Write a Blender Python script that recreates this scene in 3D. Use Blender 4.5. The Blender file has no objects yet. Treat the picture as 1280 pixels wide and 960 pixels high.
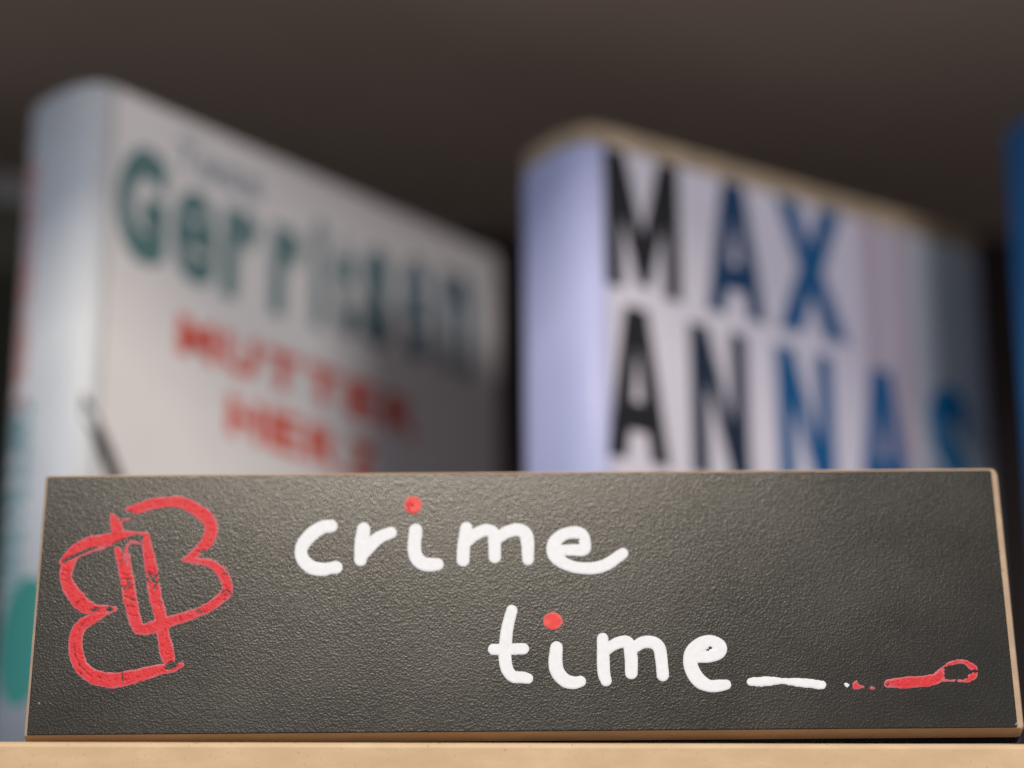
import bpy, bmesh, math, random
import numpy as np
from mathutils import Vector, Matrix

# ------------------------------------------------------------------ camera
F_PX, PITCH, ROLL = 3468.95, 0.3674, -0.0023          # focal length in pixels of a 1280 wide frame
CAM = np.array([-0.0125, -0.5431, -0.1325])
scene = bpy.context.scene
C = scene.collection
cam_d = bpy.data.cameras.new('camera'); cam = bpy.data.objects.new('camera', cam_d); C.objects.link(cam)
cam_d.sensor_width = 36.0; cam_d.lens = F_PX / 1280 * 36.0
cam_d.clip_start = 0.01; cam_d.clip_end = 60
cam.matrix_world = Matrix.Translation(Vector(CAM)) @ Matrix.Rotation(math.pi/2 + PITCH, 4, 'X') @ Matrix.Rotation(-ROLL, 4, 'Z')
cam_d.dof.use_dof = True; cam_d.dof.focus_distance = 0.5645
cam_d.dof.aperture_fstop = 4.8; cam_d.dof.aperture_blades = 9
scene.camera = cam
scene.render.resolution_x, scene.render.resolution_y = 1024, 768

# ------------------------------------------------------------------ world, lamps, exposure
world = bpy.data.worlds.new('World'); scene.world = world; world.use_nodes = True
bg = world.node_tree.nodes['Background']
bg.inputs['Color'].default_value = (0.95, 0.93, 1.0, 1); bg.inputs['Strength'].default_value = 0.26

def area(name, loc, target, size, power, colour):
    l = bpy.data.lights.new(name, 'AREA'); l.shape = 'RECTANGLE'
    l.size, l.size_y = size; l.energy = power; l.color = colour
    o = bpy.data.objects.new(name, l); C.objects.link(o); o.location = loc
    o.rotation_euler = (Vector(target) - Vector(loc)).to_track_quat('-Z', 'Y').to_euler()
    return o
area('shop_ceiling_lamp', (-0.12, -1.70, 1.76), (0, 0.1, 0.08), (0.5, 0.40), 37, (1.0, 0.88, 0.73))
area('side_fill_lamp', (1.7, -1.9, 0.88), (0, 0.1, 0.08), (0.8, 0.6), 28, (1.0, 0.95, 0.93))  # unseen lamp, added as fill to brighten the book covers
area('shop_window', (-2.6, -1.5, 0.75), (0, 0.1, 0.08), (1.2, 1.3), 28, (0.64, 0.78, 1.0))

vs = scene.view_settings
vs.view_transform = 'Standard'; vs.look = 'None'; vs.gamma = 1; vs.exposure = 0.0; vs.use_curve_mapping = False
scene.cycles.use_denoising = True
scene.cycles.max_bounces = 8

# ------------------------------------------------------------------ pixel -> ray helpers
def rotx(a): c, s = math.cos(a), math.sin(a); return np.array([[1, 0, 0], [0, c, -s], [0, s, c]])
def roty(a): c, s = math.cos(a), math.sin(a); return np.array([[c, 0, s], [0, 1, 0], [-s, 0, c]])
def rotz(a): c, s = math.cos(a), math.sin(a); return np.array([[c, -s, 0], [s, c, 0], [0, 0, 1]])
def ray(px, py):
    u, w = np.asarray(px, float) - 640, 480 - np.asarray(py, float)
    c, s = math.cos(ROLL), math.sin(ROLL)
    q = np.stack([c*u + s*w, np.full_like(u, F_PX), -s*u + c*w], -1)
    return q @ rotx(PITCH).T
def hit(px, py, origin, M):
    """pixel(s) -> local (x, z) on the plane local y = 0 of frame (origin, M)"""
    r = ray(px, py); n = M[:, 1]
    t = ((origin - CAM) @ n) / (r @ n)
    P = CAM + r * t[..., None] - origin
    L = P @ M
    return L[..., 0], L[..., 2]

# ------------------------------------------------------------------ materials
def mat(name, colour=(.5, .5, .5), rough=.5, spec=.5):
    m = bpy.data.materials.new(name); m.use_nodes = True
    b = m.node_tree.nodes['Principled BSDF']
    b.inputs['Base Color'].default_value = (*colour, 1)
    b.inputs['Roughness'].default_value = rough
    b.inputs['Specular IOR Level'].default_value = spec
    return m, m.node_tree, b
def N(t, kind, **kw):
    n = t.nodes.new(kind)
    for k, v in kw.items():
        if k in n.inputs.keys(): n.inputs[k].default_value = v
        else: setattr(n, k, v)
    return n
def ramp(t, src, stops, interp='LINEAR'):
    r = t.nodes.new('ShaderNodeValToRGB'); r.color_ramp.interpolation = interp
    e = r.color_ramp.elements
    while len(e) < len(stops): e.new(0.5)
    for el, (p, c) in zip(e, stops): el.position = p; el.color = (*c, 1) if len(c) == 3 else c
    t.links.new(src, r.inputs[0]); return r
def mixc(t, fac, a, b, mode='MIX'):
    n = t.nodes.new('ShaderNodeMix'); n.data_type = 'RGBA'; n.blend_type = mode
    for s, v in ((0, fac), (6, a), (7, b)):
        if hasattr(v, 'is_linked'): t.links.new(v, n.inputs[s])
        else: n.inputs[s].default_value = v if s == 0 else (*v, 1)
    return n.outputs[2]
def bump(t, b, height, strength, dist, normal=None):
    n = N(t, 'ShaderNodeBump', Strength=strength, Distance=dist)
    t.links.new(height, n.inputs['Height'])
    if normal: t.links.new(normal, n.inputs['Normal'])
    t.links.new(n.outputs[0], b.inputs['Normal']); return n.outputs[0]
def objco(t): return N(t, 'ShaderNodeTexCoord').outputs['Object']
def noise(t, co, scale, detail=3, rough=.55, dist=0.0):
    n = N(t, 'ShaderNodeTexNoise', Scale=scale, Detail=detail, Roughness=rough, Distortion=dist)
    t.links.new(co, n.inputs['Vector']); return n.outputs['Fac']
def math_(t, op, a, b):
    n = N(t, 'ShaderNodeMath', operation=op)
    for i, v in enumerate((a, b)):
        if hasattr(v, 'is_linked'): t.links.new(v, n.inputs[i])
        else: n.inputs[i].default_value = v
    return n.outputs[0]

# black laminate with a leathery grain
LAMINATE, t, b = mat('black_laminate', (.03, .029, .027), .42, .5)
co = objco(t)
vor = N(t, 'ShaderNodeTexVoronoi', Scale=2300.0, feature='SMOOTH_F1', Smoothness=.6, Randomness=1.0)
wob = N(t, 'ShaderNodeVectorMath', operation='ADD')
nz = N(t, 'ShaderNodeTexNoise', Scale=700.0, Detail=2.0); t.links.new(co, nz.inputs['Vector'])
sc_ = N(t, 'ShaderNodeVectorMath', operation='SCALE', Scale=.0007); t.links.new(nz.outputs['Color'], sc_.inputs[0])
t.links.new(co, wob.inputs[0]); t.links.new(sc_.outputs[0], wob.inputs[1]); t.links.new(wob.outputs[0], vor.inputs['Vector'])
grain = math_(t, 'ADD', math_(t, 'MULTIPLY', vor.outputs['Distance'], 1.9), math_(t, 'MULTIPLY', noise(t, co, 2900, 2, .5), .6))
bump(t, b, grain, .155, .00008)
dust = ramp(t, noise(t, co, 55, 5, .65), [(.35, (.010, .0095, .008)), (.72, (.016, .0155, .0125))])
t.links.new(dust.outputs[0], b.inputs['Base Color'])
rr = ramp(t, noise(t, co, 38, 4, .6), [(.3, (.22,)*3), (.75, (.28,)*3)])
t.links.new(rr.outputs[0], b.inputs['Roughness'])

def fibre(name, c0, c1, c2, rough=.6):
    m, t, b = mat(name, c0, rough, .3)
    co = objco(t)
    mp = N(t, 'ShaderNodeMapping'); mp.inputs['Scale'].default_value = (.35, 1, 1); t.links.new(co, mp.inputs[0])
    a = ramp(t, noise(t, mp.outputs[0], 160, 5, .65), [(.25, tuple(k*.88 for k in c0)), (.5, c0), (.7, c1)])
    s = ramp(t, noise(t, co, 1500, 2, .5), [(.67, (0, 0, 0)), (.73, (1, 1, 1))])
    t.links.new(mixc(t, s.outputs[0], a.outputs[0], c2), b.inputs['Base Color'])
    bump(t, b, noise(t, co, 1800, 3), .25, .0001)
    return m
MDF = fibre('fibreboard', (.50, .36, .245), (.58, .43, .30), (.36, .22, .13))
SHELF = fibre('shelf_veneer', (.64, .45, .265), (.72, .52, .315), (.40, .25, .14), .45)

def paint(name, core, edge, rough, nscale=420):
    m, t, b = mat(name, core, rough, .28)
    at = N(t, 'ShaderNodeAttribute', attribute_name='rim')
    co = objco(t)
    streak = noise(t, co, nscale, 4, .6)
    k = math_(t, 'ADD', at.outputs['Fac'], math_(t, 'MULTIPLY', math_(t, 'SUBTRACT', streak, .5), 1.1))
    r = ramp(t, k, [(.10, edge), (.55, core)])
    v = ramp(t, noise(t, co, 900, 3), [(.25, (.92,)*3), (.7, (1.0,)*3)])
    t.links.new(mixc(t, 1.0, r.outputs[0], v.outputs[0], 'MULTIPLY'), b.inputs['Base Color'])
    bump(t, b, noise(t, co, 700, 3), .15, .0001)
    return m
WHITE_PAINT = paint('white_marker_paint', (.83, .845, .865), (.76, .78, .80), .5)
RED_PAINT = paint('red_marker_paint', (.64, .016, .027), (.55, .13, .155), .42, 300)
DOT_PAINT = paint('red_dot_paint', (.76, .032, .032), (.68, .15, .14), .36)

# ------------------------------------------------------------------ object helpers
def new_obj(name, me, material=None, parent=None, smooth=False):
    o = bpy.data.objects.new(name, me); C.objects.link(o)
    if material: me.materials.append(material)
    if smooth:
        for p in me.polygons: p.use_smooth = True
    o.parent = parent
    return o
def from_bm(name, bm, material, parent=None, smooth=False):
    bmesh.ops.recalc_face_normals(bm, faces=bm.faces)
    me = bpy.data.meshes.new(name); bm.to_mesh(me); bm.free()
    return new_obj(name, me, material, parent, smooth)
def empty(name, M, origin):
    o = bpy.data.objects.new(name, None); C.objects.link(o); o.empty_display_size = .02
    m = Matrix([list(r) for r in M]).to_4x4(); m.translation = Vector(origin); o.matrix_world = m
    return o
def tag(o, label, cat, group=None):
    o['label'] = label; o['category'] = cat
    if group: o['group'] = group
def box_bm(x0, x1, y0, y1, z0, z1, bev=0, seg=3):
    bm = bmesh.new(); bmesh.ops.create_cube(bm, size=1)
    for v in bm.verts:
        v.co = Vector(((x0+x1)/2 + v.co.x*(x1-x0), (y0+y1)/2 + v.co.y*(y1-y0), (z0+z1)/2 + v.co.z*(z1-z0)))
    if bev: bmesh.ops.bevel(bm, geom=bm.edges[:], offset=bev, segments=seg, profile=.5, affect='EDGES')
    return bm
def loft(bm, rings, cap=True):
    vs_ = [[bm.verts.new(p) for p in r] for r in rings]
    for a, b_ in zip(vs_, vs_[1:]):
        n = len(a)
        for i in range(n): bm.faces.new((a[i], a[(i+1) % n], b_[(i+1) % n], b_[i]))
    if cap: bm.faces.new(vs_[0]); bm.faces.new(list(reversed(vs_[-1])))
def prism(name, poly, z0, z1, material, parent, smooth=False):
    bm = bmesh.new(); loft(bm, [[(x, y, z0) for x, y in poly], [(x, y, z1) for x, y in poly]])
    return from_bm(name, bm, material, parent, smooth)

# ------------------------------------------------------------------ the setting: shelf board, shelf above, back panel
def structure(o): o['kind'] = 'structure'; return o
DARKWOOD, t, b = mat('dark_panel', (.06, .05, .043), .55, .4)
co = objco(t)
t.links.new(ramp(t, noise(t, co, 9, 5, .6), [(.3, (.026, .014, .013)), (.7, (.040, .022, .020))]).outputs[0], b.inputs['Base Color'])
bump(t, b, noise(t, co, 300, 3), .15, .0004)
sh = structure(from_bm('shelf', box_bm(-.9, .9, .0091, .39, -.0215, -.0002), DARKWOOD))
sh['label'] = 'dark shelf board with a pale wooden front edge that carries the sign and the books'
from_bm('edge_strip', box_bm(-.9, .9, 0, .009, -.022, 0, .0013, 3), SHELF, sh)
structure(from_bm('back_panel', box_bm(-.9, .9, .3905, .4025, -.022, .55), DARKWOOD))
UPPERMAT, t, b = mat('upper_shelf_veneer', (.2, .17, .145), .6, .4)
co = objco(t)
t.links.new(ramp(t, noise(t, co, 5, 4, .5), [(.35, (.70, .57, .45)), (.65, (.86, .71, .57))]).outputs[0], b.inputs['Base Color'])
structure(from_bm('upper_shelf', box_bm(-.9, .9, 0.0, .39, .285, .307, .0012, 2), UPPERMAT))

# ------------------------------------------------------------------ the sign
SW, SH, ST = .20, .0584, .0052
S_O = np.array([-.1102, .0047, .0023]); S_M = roty(-.0103) @ rotx(-.1397)
sign = empty('shelf_sign', S_M, S_O)
tag(sign, 'black shelf sign with painted red butterfly and white words crime time', 'sign')
def rrect(x0, x1, z0, z1, rs, n=5):
    """rounded rectangle, corner radii rs = (bl, br, tr, tl)"""
    pts = []
    for (cx, cz, sx, sz, a0, r) in ((x0, z0, 1, 1, math.pi, rs[0]), (x1, z0, -1, 1, 1.5*math.pi, rs[1]), (x1, z1, -1, -1, 0, rs[2]), (x0, z1, 1, -1, .5*math.pi, rs[3])):
        for i in range(n):
            a = a0 + i/(n-1)*math.pi/2
            pts.append((cx + sx*r + r*math.cos(a), cz + sz*r + r*math.sin(a)))
    return pts
r_in = (.0002, .0004, .0005, .0002)
face = rrect(0, SW, 0, SH, r_in)
outer = rrect(-.0008, SW+.0016, -.0001, SH+.0010, (.0004, .0010, .0016, .0004))
inner = rrect(.0001, SW-.0001, .0001, SH-.0001, r_in)
bm = bmesh.new()
loft(bm, [[(x, .0003, z) for x, z in inner], [(x, .0003, z) for x, z in rrect(-.0001, SW+.0002, -.00005, SH+.0001, r_in)],
          [(x, .0008, z) for x, z in rrect(-.0006, SW+.0012, -.00008, SH+.0007, (.0003, .0008, .0013, .0003))],
          [(x, .0018, z) for x, z in outer], [(x, ST, z) for x, z in outer]])
from_bm('fibreboard_core', bm, MDF, sign)
bm = bmesh.new()
loft(bm, [[(x, .0, z) for x, z in rrect(.00012, SW-.00012, .00012, SH-.00012, r_in)], [(x, .00012, z) for x, z in face], [(x, .0006, z) for x, z in face]])
from_bm('laminate_face', bm, LAMINATE, sign)
bm = bmesh.new()
loft(bm, [[(x, ST+.00002, z) for x, z in outer], [(x, ST+.0034, z) for x, z in outer]])
from_bm('backing_sheet', bm, LAMINATE, sign)

# ---- paint strokes: traced centre lines with half widths, turned into a raised skin of paint
REG = {'A': (360, 610, 6.4), 'B': (560, 630, 5.3333), 'C': (600, 750, 8.0), 'D': (740, 780, 7.1111), 'E': (920, 810, 4.0),
       'F': (60, 610, 6.857), 'G': (180, 610, 6.857), 'H': (70, 730, 6.857), 'K': (60, 610, 3.692)}
def P(reg, *pts):
    x0, y0, s = REG[reg]
    return [tuple([x0 + p[0]/s, y0 + p[1]/s] + [q/s for q in p[2:]]) for p in pts]
def smooth_line(pts, n=5):
    """Catmull-Rom through the traced points"""
    if len(pts) < 3: return pts
    a = np.array(pts); out = []
    ext = np.vstack([2*a[0]-a[1], a, 2*a[-1]-a[-2]])
    for i in range(1, len(ext)-2):
        p0, p1, p2, p3 = ext[i-1:i+3]
        for k in range(n):
            u = k/n
            out.append(.5*((2*p1) + (-p0+p2)*u + (2*p0-5*p1+4*p2-p3)*u*u + (-p0+3*p1-3*p2+p3)*u**3))
    out.append(a[-1]); return [tuple(p) for p in out]
def sd_stroke(X, Y, pts):
    d = np.full(X.shape, 1e9)
    for (x0, y0, r0), (x1, y1, r1) in zip(pts, pts[1:]):
        vx, vy = x1-x0, y1-y0; L = vx*vx+vy*vy + 1e-9
        u = np.clip(((X-x0)*vx + (Y-y0)*vy)/L, 0, 1)
        d = np.minimum(d, np.hypot(X-x0-u*vx, Y-y0-u*vy) - (r0+u*(r1-r0)))
    return d
def sd_poly(X, Y, pts):
    d = np.full(X.shape, 1e9); ins = np.zeros(X.shape, bool); n = len(pts)
    for i in range(n):
        (x0, y0), (x1, y1) = pts[i][:2], pts[(i+1) % n][:2]
        vx, vy = x1-x0, y1-y0
        u = np.clip(((X-x0)*vx+(Y-y0)*vy)/(vx*vx+vy*vy+1e-9), 0, 1)
        d = np.minimum(d, np.hypot(X-x0-u*vx, Y-y0-u*vy))
        c = ((y0 > Y) != (y1 > Y)) & (X < vx*(Y-y0)/(vy if abs(vy) > 1e-9 else 1e-9) + x0)
        ins ^= c
    return np.where(ins, -d, d)
def vnoise(X, Y, s, seed):
    """smooth value noise in [-1, 1], wavelength s pixels"""
    rng = np.random.RandomState(seed); g = rng.rand(64, 64)*2-1
    x, y = X/s, Y/s; xi, yi = np.floor(x).astype(int), np.floor(y).astype(int)
    fx, fy = x-xi, y-yi; fx, fy = fx*fx*(3-2*fx), fy*fy*(3-2*fy)
    a, b_ = g[xi % 64, yi % 64], g[(xi+1) % 64, yi % 64]; c, d = g[xi % 64, (yi+1) % 64], g[(xi+1) % 64, (yi+1) % 64]
    return (a*(1-fx)+b_*fx)*(1-fy) + (c*(1-fx)+d*fx)*fy
def skin(name, material, strokes=(), polys=(), cut_lines=(), cut_polys=(), worn=(), step=.55, rough=.13, height=.00008, seed=1, label=None, wear=0.0):
    allp = [p for s in list(strokes)+list(polys) for p in s]
    m = 14/6
    x0 = min(p[0]-(p[2] if len(p) > 2 else 0) for p in allp)-m; x1 = max(p[0]+(p[2] if len(p) > 2 else 0) for p in allp)+m
    y0 = min(p[1]-(p[2] if len(p) > 2 else 0) for p in allp)-m; y1 = max(p[1]+(p[2] if len(p) > 2 else 0) for p in allp)+m
    X, Y = np.meshgrid(np.arange(x0, x1, step), np.arange(y0, y1, step), indexing='ij')
    d = np.full(X.shape, 1e9)
    for s in strokes: d = np.minimum(d, sd_stroke(X, Y, smooth_line(s)))
    for s in polys: d = np.minimum(d, sd_poly(X, Y, s))
    d = d + rough*(vnoise(X, Y, 3.1, seed) + .8*vnoise(X, Y, 7.3, seed+1))
    d = d + (.45 if name == 'butterfly_emblem' else .25)             # the traced outlines include the lens blur
    edge = d.copy()
    for s in cut_lines:
        d = np.maximum(d, -(sd_stroke(X, Y, s) + .55*vnoise(X, Y, 2.3, seed+2)))
    for s in cut_polys:
        d = np.maximum(d, -(sd_poly(X, Y, s) + 1.1*vnoise(X, Y, 2.4, seed+3)))
    for (cx, cy, r, amt) in worn:                   # patches where the paint has flaked off in specks
        f = np.clip(1 - np.hypot(X-cx, Y-cy)/r, 0, 1)
        n = vnoise(X, Y, 2.0, seed+4) + .7*vnoise(X, Y*1.6, 4.6, seed+5)
        d = np.maximum(d, (n - (2.0 - 2.05*amt*np.sqrt(f)))*1.3)
    if wear:
        n = vnoise(X, Y, 1.7, seed+6) + .8*vnoise(X, Y, 3.9, seed+7)
        d = np.maximum(d, (n-(1.5-wear))*1.2)
    gx, gy = np.gradient(d, step); g2 = gx*gx+gy*gy+1e-6
    ins = d < 0
    cell = ins[:-1, :-1] | ins[1:, :-1] | ins[:-1, 1:] | ins[1:, 1:]
    use = np.zeros(X.shape, bool)
    use[:-1, :-1] |= cell; use[1:, :-1] |= cell; use[:-1, 1:] |= cell; use[1:, 1:] |= cell
    sh_ = np.clip(d/g2, 0, 2*step)
    PX = np.where(ins, X, X - sh_*gx); PY = np.where(ins, Y, Y - sh_*gy)
    a, z = hit(PX, PY, S_O, S_M)
    h = np.clip(-d/1.6, 0, 1); h = h*h*(3-2*h)*height*(1+.22*vnoise(X, Y, 9, seed+8))
    idx = -np.ones(X.shape, int); idx[use] = np.arange(use.sum())
    verts = np.stack([a[use], -.00003 - h[use], z[use]], -1)
    i, j = np.nonzero(cell)
    quads = np.stack([idx[i, j], idx[i, j+1], idx[i+1, j+1], idx[i+1, j]], -1)
    me = bpy.data.meshes.new(name); me.from_pydata(verts.tolist(), [], quads.tolist())
    at = me.attributes.new('rim', 'FLOAT', 'POINT'); at.data.foreach_set('value', np.clip(-edge[use]/5.0, 0, 1).astype(np.float32))
    me.update()
    if me.polygons and me.polygons[0].normal.y > 0: me.flip_normals()
    o = new_obj(name, me, material, sign, True)
    if label: o['label'] = label
    return o

W_ = WHITE_PAINT
DUST = mat('grey_smudge', (.22, .22, .21), .7, .2)[0]
skin('letter', W_, [P('A', (345,305,53),(270,318,55),(190,370,57),(122,450,55),(104,520,52),(128,585,55),(195,638,58),(285,652,54),(340,642,50),(385,635,53))], label='white painted letter c', seed=11)
skin('letter', W_, [P('A', (605,330,55),(590,450,60),(580,575,52)), P('A', (590,540,50),(650,468,56),(730,397,52),(825,358,48))], label='white painted letter r', seed=12)
skin('letter', W_, [P('A', (1022,338,54),(1010,480,56),(1030,560,58),(1080,605,58),(1140,615,56),(1195,612,52))], label='white painted stem of the letter i in crime', seed=13)
skin('letter', W_, [P('B', (122,160,42),(105,280,44),(100,375,44)), P('B', (125,255,38),(180,205,42),(250,175,42),(300,192,42),(310,260,44),(312,355,42)),
                    P('B', (335,225,40),(390,190,42),(460,172,44),(512,195,46),(530,250,46),(534,370,40))], label='white painted letter m of crime', seed=14)
skin('letter', W_, [P('B', (745,310,38),(840,307,40),(908,305,40),(912,250,40),(893,206,42),(845,190,43),(770,205,42),(715,250,45),(700,310,46),(730,365,46),(800,408,40),(880,427,40),(980,427,42),(1060,402,42),(1120,362,40),(1165,330,38))],
     cut_polys=[P('B', (772,266),(805,240),(840,229),(872,236),(862,268))], label='white painted letter e with a long tail', seed=15)
skin('letter', W_, [P('C', (318,105,58),(275,270,62),(255,440,66),(250,570,66),(270,690,64),(330,765,62),(430,775,60),(480,785,54)), P('C', (135,495,58),(260,495,60),(435,488,58))], label='white painted letter t', seed=16)
skin('letter', W_, [P('C', (765,475,64),(755,620,72),(775,720,72),(850,805,70),(940,828,64),(1005,815,58))], label='white painted stem of the letter i in time', seed=17)
skin('letter', W_, [P('D', (95,130,52),(100,300,58),(105,430,58),(125,505,52)), P('D', (110,250,48),(190,187,52),(275,158,56),(328,182,58),(348,300,60),(350,435,58)),
                    P('D', (385,205,52),(450,165,56),(540,165,58),(598,215,58),(618,330,56),(630,455,56))], label='white painted letter m of time', seed=18)
skin('letter', W_, [P('D', (930,290,58),(1050,278,64),(1125,248,66),(1130,200,66),(1060,162,64),(970,180,66),(895,250,70),(875,340,66),(900,430,66),(960,510,66),(1040,550,56),(1120,550,56),(1190,540,48))],
     cut_polys=[P('D', (1000,236),(1045,204),(1082,204),(1070,224),(1020,240))], label='white painted letter e of time', seed=19)
skin('underline', W_, [P('E', (72,170,20),(130,168,26),(185,166,22),(235,166,17),(300,171,22),(370,178,23),(430,185,22))], label='white painted line after the word time', seed=20, rough=.4)
skin('paint_fleck', W_, polys=[P('E', (538,178),(552,172),(570,185),(556,199),(545,192))], seed=21)
skin('dot', DOT_PAINT, polys=[P('A', *[(1000+75*math.cos(k*.4), 137+74*math.sin(k*.4)) for k in range(16)])], worn=[P('A', (962,150))[0] + (7, .75)], label='red painted dot of the i in crime, chipped', seed=22, height=.00013)
skin('dot', DOT_PAINT, polys=[P('C', *[(728+102*math.cos(k*.4), 211+92*math.sin(k*.4)) for k in range(16)])], label='red painted dot of the i in time', seed=23, height=.00013)
skin('paint_fleck', RED_PAINT, polys=[P('E', (580,178),(605,160),(612,178),(625,185),(645,186),(648,202),(628,205),(615,210),(585,205))], rough=.6, seed=24)
skin('paint_fleck', RED_PAINT, polys=[P('E', (665,200),(680,188),(698,200),(690,208),(672,210))], rough=.6, seed=25)
skin('match_stroke', RED_PAINT, [P('E', (758,180,20),(800,176,27),(880,172,30),(950,165,30),(1000,155,28),(1022,138,28)),
      P('E', (1000,140,14),(1035,105,14),(1075,77,13),(1120,68,11),(1155,76,15),(1185,98,18),(1200,108,8)), P('E', (1203,122,8),(1182,142,19),(1150,164,10),(1110,163,6),(1060,164,6),(1030,160,10))],
     cut_polys=[P('E', (1042,98),(1090,86),(1148,80),(1152,102),(1170,112),(1215,112),(1215,120),(1165,128),(1158,150),(1120,156),(1042,152))],
     worn=[P('E', (1100,160))[0] + (16, .8), P('E', (1010,180))[0] + (10, .8), P('E', (760,180))[0] + (6, .7)], rough=.6, seed=26, wear=.12, step=.5, label='red painted stroke ending in a broken loop')

skin('paint_fleck', DUST, polys=[[(49+1.9*math.cos(k), 879+1.9*math.sin(k)) for k in range(6)]], seed=28, height=.00005)
skin('paint_fleck', DUST, polys=[[(1268, 906), (1271, 902), (1272.5, 902.5), (1271, 907)]], seed=29, height=.00005)
butterfly_strokes = [
  P('F', (672,180,18),(760,182,48),(850,150,52),(960,125,50),(1063,120,50),(1163,130,55),(1253,175,58),(1333,230,62),(1388,300,62),(1398,370,62),(1368,450,60),(1323,510,50),(1263,560,46),(1193,613,32),(1155,617,16)),
  P('G', (400,622,34),(480,630,34),(560,645,40),(630,690,48),(685,760,52),(713,840,52),(708,905,50),(640,960,48)),
  P('K', (825,482,27),(760,540,26),(690,575,25),(600,607,26),(540,623,29),(450,650,28),(415,648,30)),
  P('F', (595,530,36),(635,640,50),(668,760,62),(690,860,65),(705,960,65)),
  P('H', (640,130,62),(665,260,62),(690,340,60),(720,388,52),(800,385,50),(870,370,50),(930,350,50)),
  P('F', (845,410,30),(845,480,46),(870,600,55),(890,720,58),(905,840,58),(925,960,60)),
  P('H', (860,150,60),(890,260,60),(905,350,52),(922,450,60),(945,560,66),(960,640,64)),
  P('F', (110,645,22),(170,580,36),(260,512,48),(360,467,56),(470,450,58),(560,438,58),(640,408,46),(720,388,22),(800,390,20),(850,402,26)),
  P('F', (548,230,22),(573,300,50),(600,380,55),(605,430,45)), P('F', (640,350,12),(628,305,14),(650,277,12),(700,267,9)),
  P('F', (660,600,24),(670,530,18),(690,480,15),(725,465,15),(795,478,14)), P('F', (690,580,18),(700,700,24),(720,800,30)),
  P('F', (165,670,60),(152,760,58),(190,860,62),(255,950,72)), P('F', (215,640,30),(255,595,16),(340,555,13),(480,515,13)),
  P('H', (120,40,68),(190,140,72),(270,200,66),(350,225,48),(430,218,40),(500,215,30)),
  P('H', (470,245,16),(400,262,32),(330,292,48),(250,332,54),(190,400,58),(167,500,64),(175,600,68),(205,690,68),(270,765,66),(370,812,70),(500,825,70),(640,800,65),(760,770,58),(880,735,50),(1000,715,45),(1080,690,22)),
]
def ell(reg, cx, cy, rx, ry, a=0, n=14):
    return P(reg, *[(cx + rx*math.cos(k/n*6.283)*math.cos(a) - ry*math.sin(k/n*6.283)*math.sin(a), cy + rx*math.cos(k/n*6.283)*math.sin(a) + ry*math.sin(k/n*6.283)*math.cos(a)) for k in range(n)])
skin('butterfly_emblem', RED_PAINT, butterfly_strokes,
  cut_lines=[P('H', (170,165,3),(200,158,4),(240,140,3)), P('H', (575,105,3),(640,128,5),(665,140,4),(712,152,3)), P('H', (610,192,2),(665,196,3)), P('H', (660,276,3),(692,274,3)),
             P('H', (840,165,2.5),(912,160,2.5)), P('H', (565,755,4),(572,820,9)), P('H', (193,752,4),(215,770,5)), P('H', (1062,285,4),(1072,312,4)), P('H', (155,520,2),(165,620,3),(205,700,3),(300,800,2)),
             P('F', (640,560,5),(628,620,4),(612,690,3)), P('F', (130,632,12),(220,588,14),(350,528,14),(440,508,6)), P('H', (300,270,2.5),(215,360,2.5))],
  cut_polys=[P('G', (462,545),(500,528),(548,545),(540,575),(512,582),(480,562)), P('F', (545,482),(600,452),(680,424),(790,414),(802,440),(700,450),(668,478),(642,530),(600,510),(558,502)),
             ell('H', 988, 700, 62, 34, -.35), ell('H', 335, 222, 40, 16, -.2), ell('H', 458, 216, 34, 22, 0), P('F', (640,205),(715,195),(735,235),(690,255),(640,258))],
  worn=[P('F', (680,805))[0] + (15, .95), P('F', (895,775))[0] + (15, 1.25), P('F', (905,850))[0] + (11, .9), P('F', (145,750))[0] + (13, .8), P('G', (690,740))[0] + (9, .75), P('G', (690,905))[0] + (12, .95),
        P('H', (1200,235))[0] + (14, .75), P('K', (690,565))[0] + (12, .8), P('H', (600,20))[0] + (11, .9), P('H', (860,20))[0] + (11, .85), P('H', (690,120))[0] + (10, .7)],
  rough=.6, seed=31, wear=.1, step=.45, label='red painted outline of a butterfly, chipped')

# ------------------------------------------------------------------ books
def book_frame(x, y, yaw, lean_r, lean_t, w, s):
    M = rotz(yaw) @ rotx(-lean_t) @ roty(lean_r)
    zmin = min((M @ np.array([a, c, 0]))[2] for a in (0, w) for c in (0, s))
    return np.array([x, y, -zmin]), M
def card(name, prof, t_, z0, z1, material, parent):
    """a bent sheet: profile line (x, y) thickened inward by t_ and extruded from z0 to z1"""
    pr = [np.array(p, float) for p in prof]; inn = []
    for i in range(len(pr)):
        a = pr[max(i-1, 0)]; b_ = pr[min(i+1, len(pr)-1)]
        d = (b_-a)/np.linalg.norm(b_-a); inn.append(pr[i] + t_*np.array([d[1], -d[0]]))
    poly = [tuple(p) for p in pr] + [tuple(p) for p in reversed(inn)]
    bm = bmesh.new()
    lo = [bm.verts.new((x, y, z0)) for x, y in poly]; hi = [bm.verts.new((x, y, z1)) for x, y in poly]
    n, k = len(poly), len(pr)
    for i in range(n): bm.faces.new((lo[i], lo[(i+1) % n], hi[(i+1) % n], hi[i]))
    for i in range(k-1):
        for L in (lo, hi): bm.faces.new((L[i], L[i+1], L[n-2-i], L[n-1-i]))
    return from_bm(name, bm, material, parent)
PAGES, t, b = mat('page_paper', (.70, .64, .53), .85, .2)
co = objco(t); mp = N(t, 'ShaderNodeMapping'); mp.inputs['Scale'].default_value = (1, 900, 1); t.links.new(co, mp.inputs[0])
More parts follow.
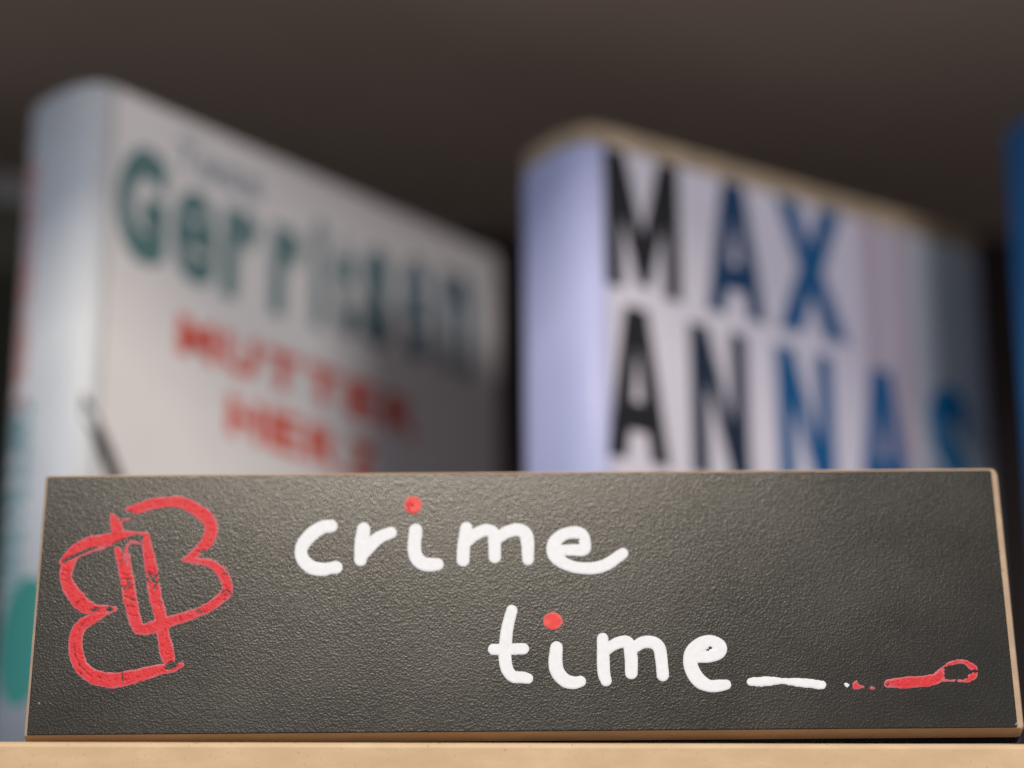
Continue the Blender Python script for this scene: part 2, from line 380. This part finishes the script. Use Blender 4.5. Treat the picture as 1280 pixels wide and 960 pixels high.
t.links.new(ramp(t, noise(t, mp.outputs[0], 3, 2), [(.3, (.60, .53, .43)), (.7, (.74, .68, .57))]).outputs[0], b.inputs['Base Color'])
SPINE_D, SPINE_N, SPINE_OFF = .0085, 2.5, .0035
def spine_x(y, s):
    u = min(1.0, abs(2*y/s - 1)); return SPINE_D - SPINE_OFF - SPINE_D*(1 - u**SPINE_N)**(1/SPINE_N)
def spine_y(x, s):
    u = max(0.0, min(1.0, 1 - (x + SPINE_OFF)/SPINE_D)); return s/2*(1 - (1 - u**SPINE_N)**(1/SPINE_N))
def make_book(name, O, M, w, h, s, cover, spine, back, label, rad=SPINE_D, th=.0014):
    root = empty(name, M, O); tag(root, label, 'book')
    q = []
    for i in range(37):                                                # rounded back, (rad, 0) -> (0, s/2) -> (rad, s)
        a = math.pi*i/36; c, sn = math.cos(a), math.sin(a)
        q.append((rad - SPINE_OFF - rad*abs(sn)**(2/SPINE_N), s/2*(1 - math.copysign(abs(c)**(2/SPINE_N), c))))
    card('front_cover', [(w, 0), (w*.5, 0), (rad-SPINE_OFF+.0003, 0)], th, 0, h, cover, root)
    sp = card('spine', q, th*.8, 0, h, spine, root)
    for p in sp.data.polygons: p.use_smooth = abs(p.normal.z) < .5
    card('back_cover', [(rad-SPINE_OFF+.0003, s), (w*.5, s), (w, s)], th, 0, h, back, root)
    from_bm('page_block', box_bm(rad-SPINE_OFF+.0003, w-.003, th+.0003, s-th-.0003, .002, h-.0025), PAGES, root)
    return root
def glyph(ch, fat=.03):
    cu = bpy.data.curves.new('glyph', 'FONT'); cu.body = ch; cu.resolution_u = 5; cu.offset = fat; cu.extrude = .01
    o = bpy.data.objects.new('glyph', cu); C.objects.link(o)
    me = bpy.data.meshes.new_from_object(o.evaluated_get(bpy.context.evaluated_depsgraph_get()))
    bpy.data.objects.remove(o); bpy.data.curves.remove(cu)
    return me
INK = {}
def ink(c):
    if c not in INK: INK[c] = mat('ink', c, .5, .2)[0]
    return INK[c]
BLOCK = {'M': [(0,0),(0,1),(.27,1),(.5,.42),(.73,1),(1,1),(1,0),(.78,0),(.78,.52),(.58,.05),(.42,.05),(.22,.52),(.22,0)],
         'A': [(0,0),(.31,1),(.5,1),(.5,.74),(.415,.38),(.5,.38),(.5,.19),(.355,.19),(.30,0)],
         'N': [(0,0),(0,1),(.32,1),(.71,.38),(.71,1),(1,1),(1,0),(.69,0),(.29,.62),(.29,0)],
         'X': [(0,0),(.32,.5),(.02,1),(.34,1),(.5,.68),(.66,1),(.98,1),(.68,.5),(1,0),(.67,0),(.5,.33),(.33,0)]}
def block_glyph(ch):
    bm = bmesh.new(); loft(bm, [[(x, y, 0) for x, y in BLOCK[ch]], [(x, y, .01) for x, y in BLOCK[ch]]])
    if ch == 'A': loft(bm, [[(1-x, y, 0) for x, y in BLOCK[ch]], [(1-x, y, .01) for x, y in BLOCK[ch]]])
    bmesh.ops.recalc_face_normals(bm, faces=bm.faces)
    me = bpy.data.meshes.new('letter'); bm.to_mesh(me); bm.free(); return me
def put_letter(ch, root, a0, a1, z0, z1, colour, fat=.03, plane='cover', sp=.03, label=None, turn=False):
    me = block_glyph(ch) if fat is None else glyph(ch, fat)
    co_ = np.array([v.co for v in me.vertices]); lo, hi = co_.min(0), co_.max(0)
    for v in me.vertices:
        u = (v.co.x-lo[0])/(hi[0]-lo[0]); w_ = (v.co.y-lo[1])/(hi[1]-lo[1]); k = (v.co.z-lo[2])/(hi[2]-lo[2])
        if turn: u, w_ = w_, 1-u
        if plane == 'cover': v.co = (a0+u*(a1-a0), -.00004 - .00006*k, z0+w_*(z1-z0))
        else: v.co = (-.00006*k, a1-u*(a1-a0), z0+w_*(z1-z0))
    if plane != 'cover':                                               # wrap the print round the spine
        bm = bmesh.new(); bm.from_mesh(me); y = a0 + .0006
        while y < a1:
            bmesh.ops.bisect_plane(bm, geom=bm.verts[:]+bm.edges[:]+bm.faces[:], plane_co=(0, y, 0), plane_no=(0, 1, 0)); y += .0006
        for v in bm.verts: v.co.x += spine_x(v.co.y, sp) - .00012
        bm.to_mesh(me); bm.free()
    me.update(); o = new_obj('letter', me, ink(colour), root)
    if label: o['label'] = label
    return o

def cover_mat(name, colour, stops=None, width=1.0, rough=.42, top=None, sidegrain=.04):
    """printed card; stops colour it across the width, top = (z, colour) prints a band along the head"""
    m, t, b = mat(name, colour, rough, .35)
    co = objco(t); sep = N(t, 'ShaderNodeSeparateXYZ'); t.links.new(co, sep.inputs[0])
    n = noise(t, co, 40, 4, .6)
    if stops:
        x = math_(t, 'ADD', math_(t, 'DIVIDE', sep.outputs[0], width), math_(t, 'MULTIPLY', math_(t, 'SUBTRACT', n, .5), sidegrain))
        c = ramp(t, x, stops).outputs[0]
    else:
        c = ramp(t, n, [(.3, tuple(k*.95 for k in colour)), (.7, colour)]).outputs[0]
    if top:
        z = math_(t, 'ADD', sep.outputs[2], math_(t, 'MULTIPLY', math_(t, 'SUBTRACT', noise(t, co, 120, 3), .5), .0012))
        f = math_(t, 'GREATER_THAN', z, top[0])
        band = ramp(t, noise(t, co, 90, 4), [(.3, tuple(k*.55 for k in top[1])), (.7, top[1])]).outputs[0]
        c = mixc(t, f, c, band)
    t.links.new(c, b.inputs['Base Color'])
    return m

# --- white thriller with teal and red lettering
LW, LH, LS = .159, .216, .032
L_O, L_M = book_frame(-.1232, .1325, .8278, .0034, .0125, LW, LS)
WHITE_COVER = cover_mat('white_cover', (.79, .77, .765))
WHITE_SPINE = cover_mat('pale_spine', (.62, .65, .68))
left = make_book('thriller_book', L_O, L_M, LW, LH, LS, WHITE_COVER, WHITE_SPINE, WHITE_COVER, 'white book with teal author name and red title words on its cover')
def cov(O, M, x0, x1, yt, yb):
    """pixel box -> cover coordinates; yt, yb are measured at the box's middle column"""
    xm = (x0+x1)/2
    a, _ = hit(np.array([x0, x1], float), np.array([(yt+yb)/2]*2, float), O, M)
    _, z = hit(np.array([xm, xm]), np.array([yb, yt], float), O, M)
    return a[0], a[1], z[0], z[1]
TEAL, SLATE, REDINK = (.11, .215, .22), (.26, .31, .36), (.66, .085, .045)
_, _, zb, zt = cov(L_O, L_M, 143, 203, 180, 328)
_, _, _, zx = cov(L_O, L_M, 212, 268, 236, 352)
for ch, x0, x1 in (('G', 141, 204), ('e', 214, 268), ('r', 277, 322), ('r', 338, 378), ('i', 391, 406), ('t', 416, 444), ('s', 452, 490), ('e', 500, 540), ('n', 550, 594)):
    a0, a1, _, _ = cov(L_O, L_M, x0, x1, 300, 400)
    k = max(0, min(1, (x0-330)/190))                                  # the tail stands taller; its teal turns slate, shade painted into the ink
    top = zt if ch in 'Git' else zx
    put_letter(ch, left, a0, a1, zb + .004*k, top + (.009*k if ch not in 'Git' else 0), tuple(p + (q-p)*k for p, q in zip(TEAL, (.13, .19, .24))), .065 if ch == 'G' else (.03 if ch == 'e' else .05))
a0, _, z0, z1 = cov(L_O, L_M, 222, 300, 188, 226); _, a1, _, _ = cov(L_O, L_M, 300, 330, 220, 250)
for k, ch in enumerate('Tess'):
    u = (a1-a0)/4; put_letter(ch, left, a0+u*k, a0+u*(k+.85), z0, z1 if ch == 'T' else z0+.72*(z1-z0), SLATE, .03)
_, _, z0, z1 = cov(L_O, L_M, 222, 262, 398, 448)
for k, ch in enumerate('MUTTER'):
    b0 = cov(L_O, L_M, 222, 260, 400, 450)[0]; b1 = cov(L_O, L_M, 480, 528, 480, 540)[1]; u = (b1-b0)/6
    put_letter(ch, left, b0+u*k, b0+u*(k+.86), z0, z1, REDINK, .05)
_, _, z0, z1 = cov(L_O, L_M, 284, 320, 497, 548)
for k, ch in enumerate('HERZ'):
    b0 = cov(L_O, L_M, 284, 320, 500, 550)[0]; b1 = cov(L_O, L_M, 430, 478, 540, 590)[1]; u = (b1-b0)/4
    put_letter(ch, left, b0+u*k, b0+u*(k+.86), z0, z1, REDINK, .05)
# the dark blade printed across the lower left of the cover, starting on the curve of the spine
bm = bmesh.new(); rows = []
for k in range(25):
    u = k/24; cx, cy, hw = 97 + 62*u, 476 + 160*u, 3.5 + 5.5*min(1, 2*u)
    ax, az = hit(np.array([cx-hw, cx+hw]), np.array([cy+2., cy-2.]), L_O, L_M)
    rows.append([bm.verts.new((max(a, .0004), spine_y(max(a, .0004), LS) - .0002, z)) for a, z in zip(ax, az)])
for p, q in zip(rows, rows[1:]): bm.faces.new((p[0], p[1], q[1], q[0]))
from_bm('printed_blade', bm, ink((.06, .055, .06)), left)
# spine print: red title, teal name, round teal mark
for k, ch in enumerate('MUTTERHERZ'):
    put_letter(ch, left, .021, .029, LH-.018-.0075*(k+1)+.001, LH-.018-.0075*k, (.66, .34, .31), .05, 'spine', LS, turn=True)
for k, ch in enumerate('Gerritsen'):
    put_letter(ch, left, .017, .029, .127-.006*(k+1)+.0008-.0, .127-.006*k, (.22, .36, .38), .04, 'spine', LS, turn=True)
bm = bmesh.new(); rows = []
for k in range(25):
    a = math.pi*k/24; y = .0150 - .0112*math.cos(a); dz = .0168*math.sin(a) + .0002
    rows.append([bm.verts.new((spine_x(y, LS) - .00012, y, .0595 + e*dz)) for e in (-1, 1)])
for p, q in zip(rows, rows[1:]): bm.faces.new((p[0], p[1], q[1], q[0]))
from_bm('round_mark', bm, ink((.045, .25, .225)), left)

# --- lavender white crime novel with large black and blue capitals
RW, RH, RS = .1414, .2004, .0333
R_O, R_M = book_frame(.0101, .1307, .6063, -.0215, -.0158, RW, RS)
LAV = (.60, .58, .72)
LAV_COVER = cover_mat('lavender_cover', LAV, [(0, (.70, .68, .78)), (.55, (.64, .62, .74)), (.66, (.60, .57, .69)), (.70, (.40, .31, .38)), (.735, (.56, .54, .64)), (.77, (.40, .31, .38)), (.81, (.55, .57, .65)), (.87, (.54, .62, .68)), (.95, (.56, .64, .70)), (1, (.46, .48, .60))], RW, top=(RH-.0056, (.52, .40, .27)), sidegrain=.015)
LAV_SPINE = cover_mat('lavender_spine', (.50, .53, .80), top=(RH-.0056, (.52, .40, .27)))
right = make_book('crime_novel', R_O, R_M, RW, RH, RS, LAV_COVER, LAV_SPINE, LAV_COVER, 'lavender book with large black and blue capital letters beside the white book')
BLACK, NAVY, BLUE, BRIGHT = (.012, .013, .018), (.010, .022, .05), (.005, .09, .25), (.012, .23, .52)
_, _, m0, m1 = cov(R_O, R_M, 755, 850, 196, 366)
for ch, x0, x1, col in (('M', 757, 850, BLACK), ('A', 882, 954, (.005, .045, .125)), ('X', 970, 1054, BLUE)):
    a0, a1, _, _ = cov(R_O, R_M, x0, x1, 300, 330); put_letter(ch, right, a0, a1, m0, m1, col, None)
_, _, n0, n1 = cov(R_O, R_M, 760, 832, 385, 576)
for ch, x0, x1, col in (('A', 759, 836, BLACK), ('N', 864, 936, NAVY), ('N', 972, 1042, BLUE), ('A', 1070, 1136, BLUE), ('S', 1160, 1210, BRIGHT)):
    a0, a1, _, _ = cov(R_O, R_M, x0, x1, 500, 530); put_letter(ch, right, a0, a1, n0, n1, col, .055 if ch == 'S' else None)

# --- blue book at the right, olive book at the left: only a sliver of each shows
B_O, B_M = book_frame(.1395, .150, .42, 0, 0, .135, .028)
BLUE_COVER = cover_mat('blue_cover', (.018, .16, .39)); 
make_book('blue_book', B_O, B_M, .135, .218, .028, BLUE_COVER, BLUE_COVER, BLUE_COVER, 'bright blue book standing beyond the lavender book')
G_O, G_M = book_frame(-.279, .200, .25, 0, 0, .13, .03)
OLIVE = cover_mat('olive_cover', (.035, .036, .022), top=(.2235, (.22, .22, .22)))
make_book('olive_book', G_O, G_M, .13, .233, .03, OLIVE, OLIVE, OLIVE, 'dark olive book standing behind the white book')
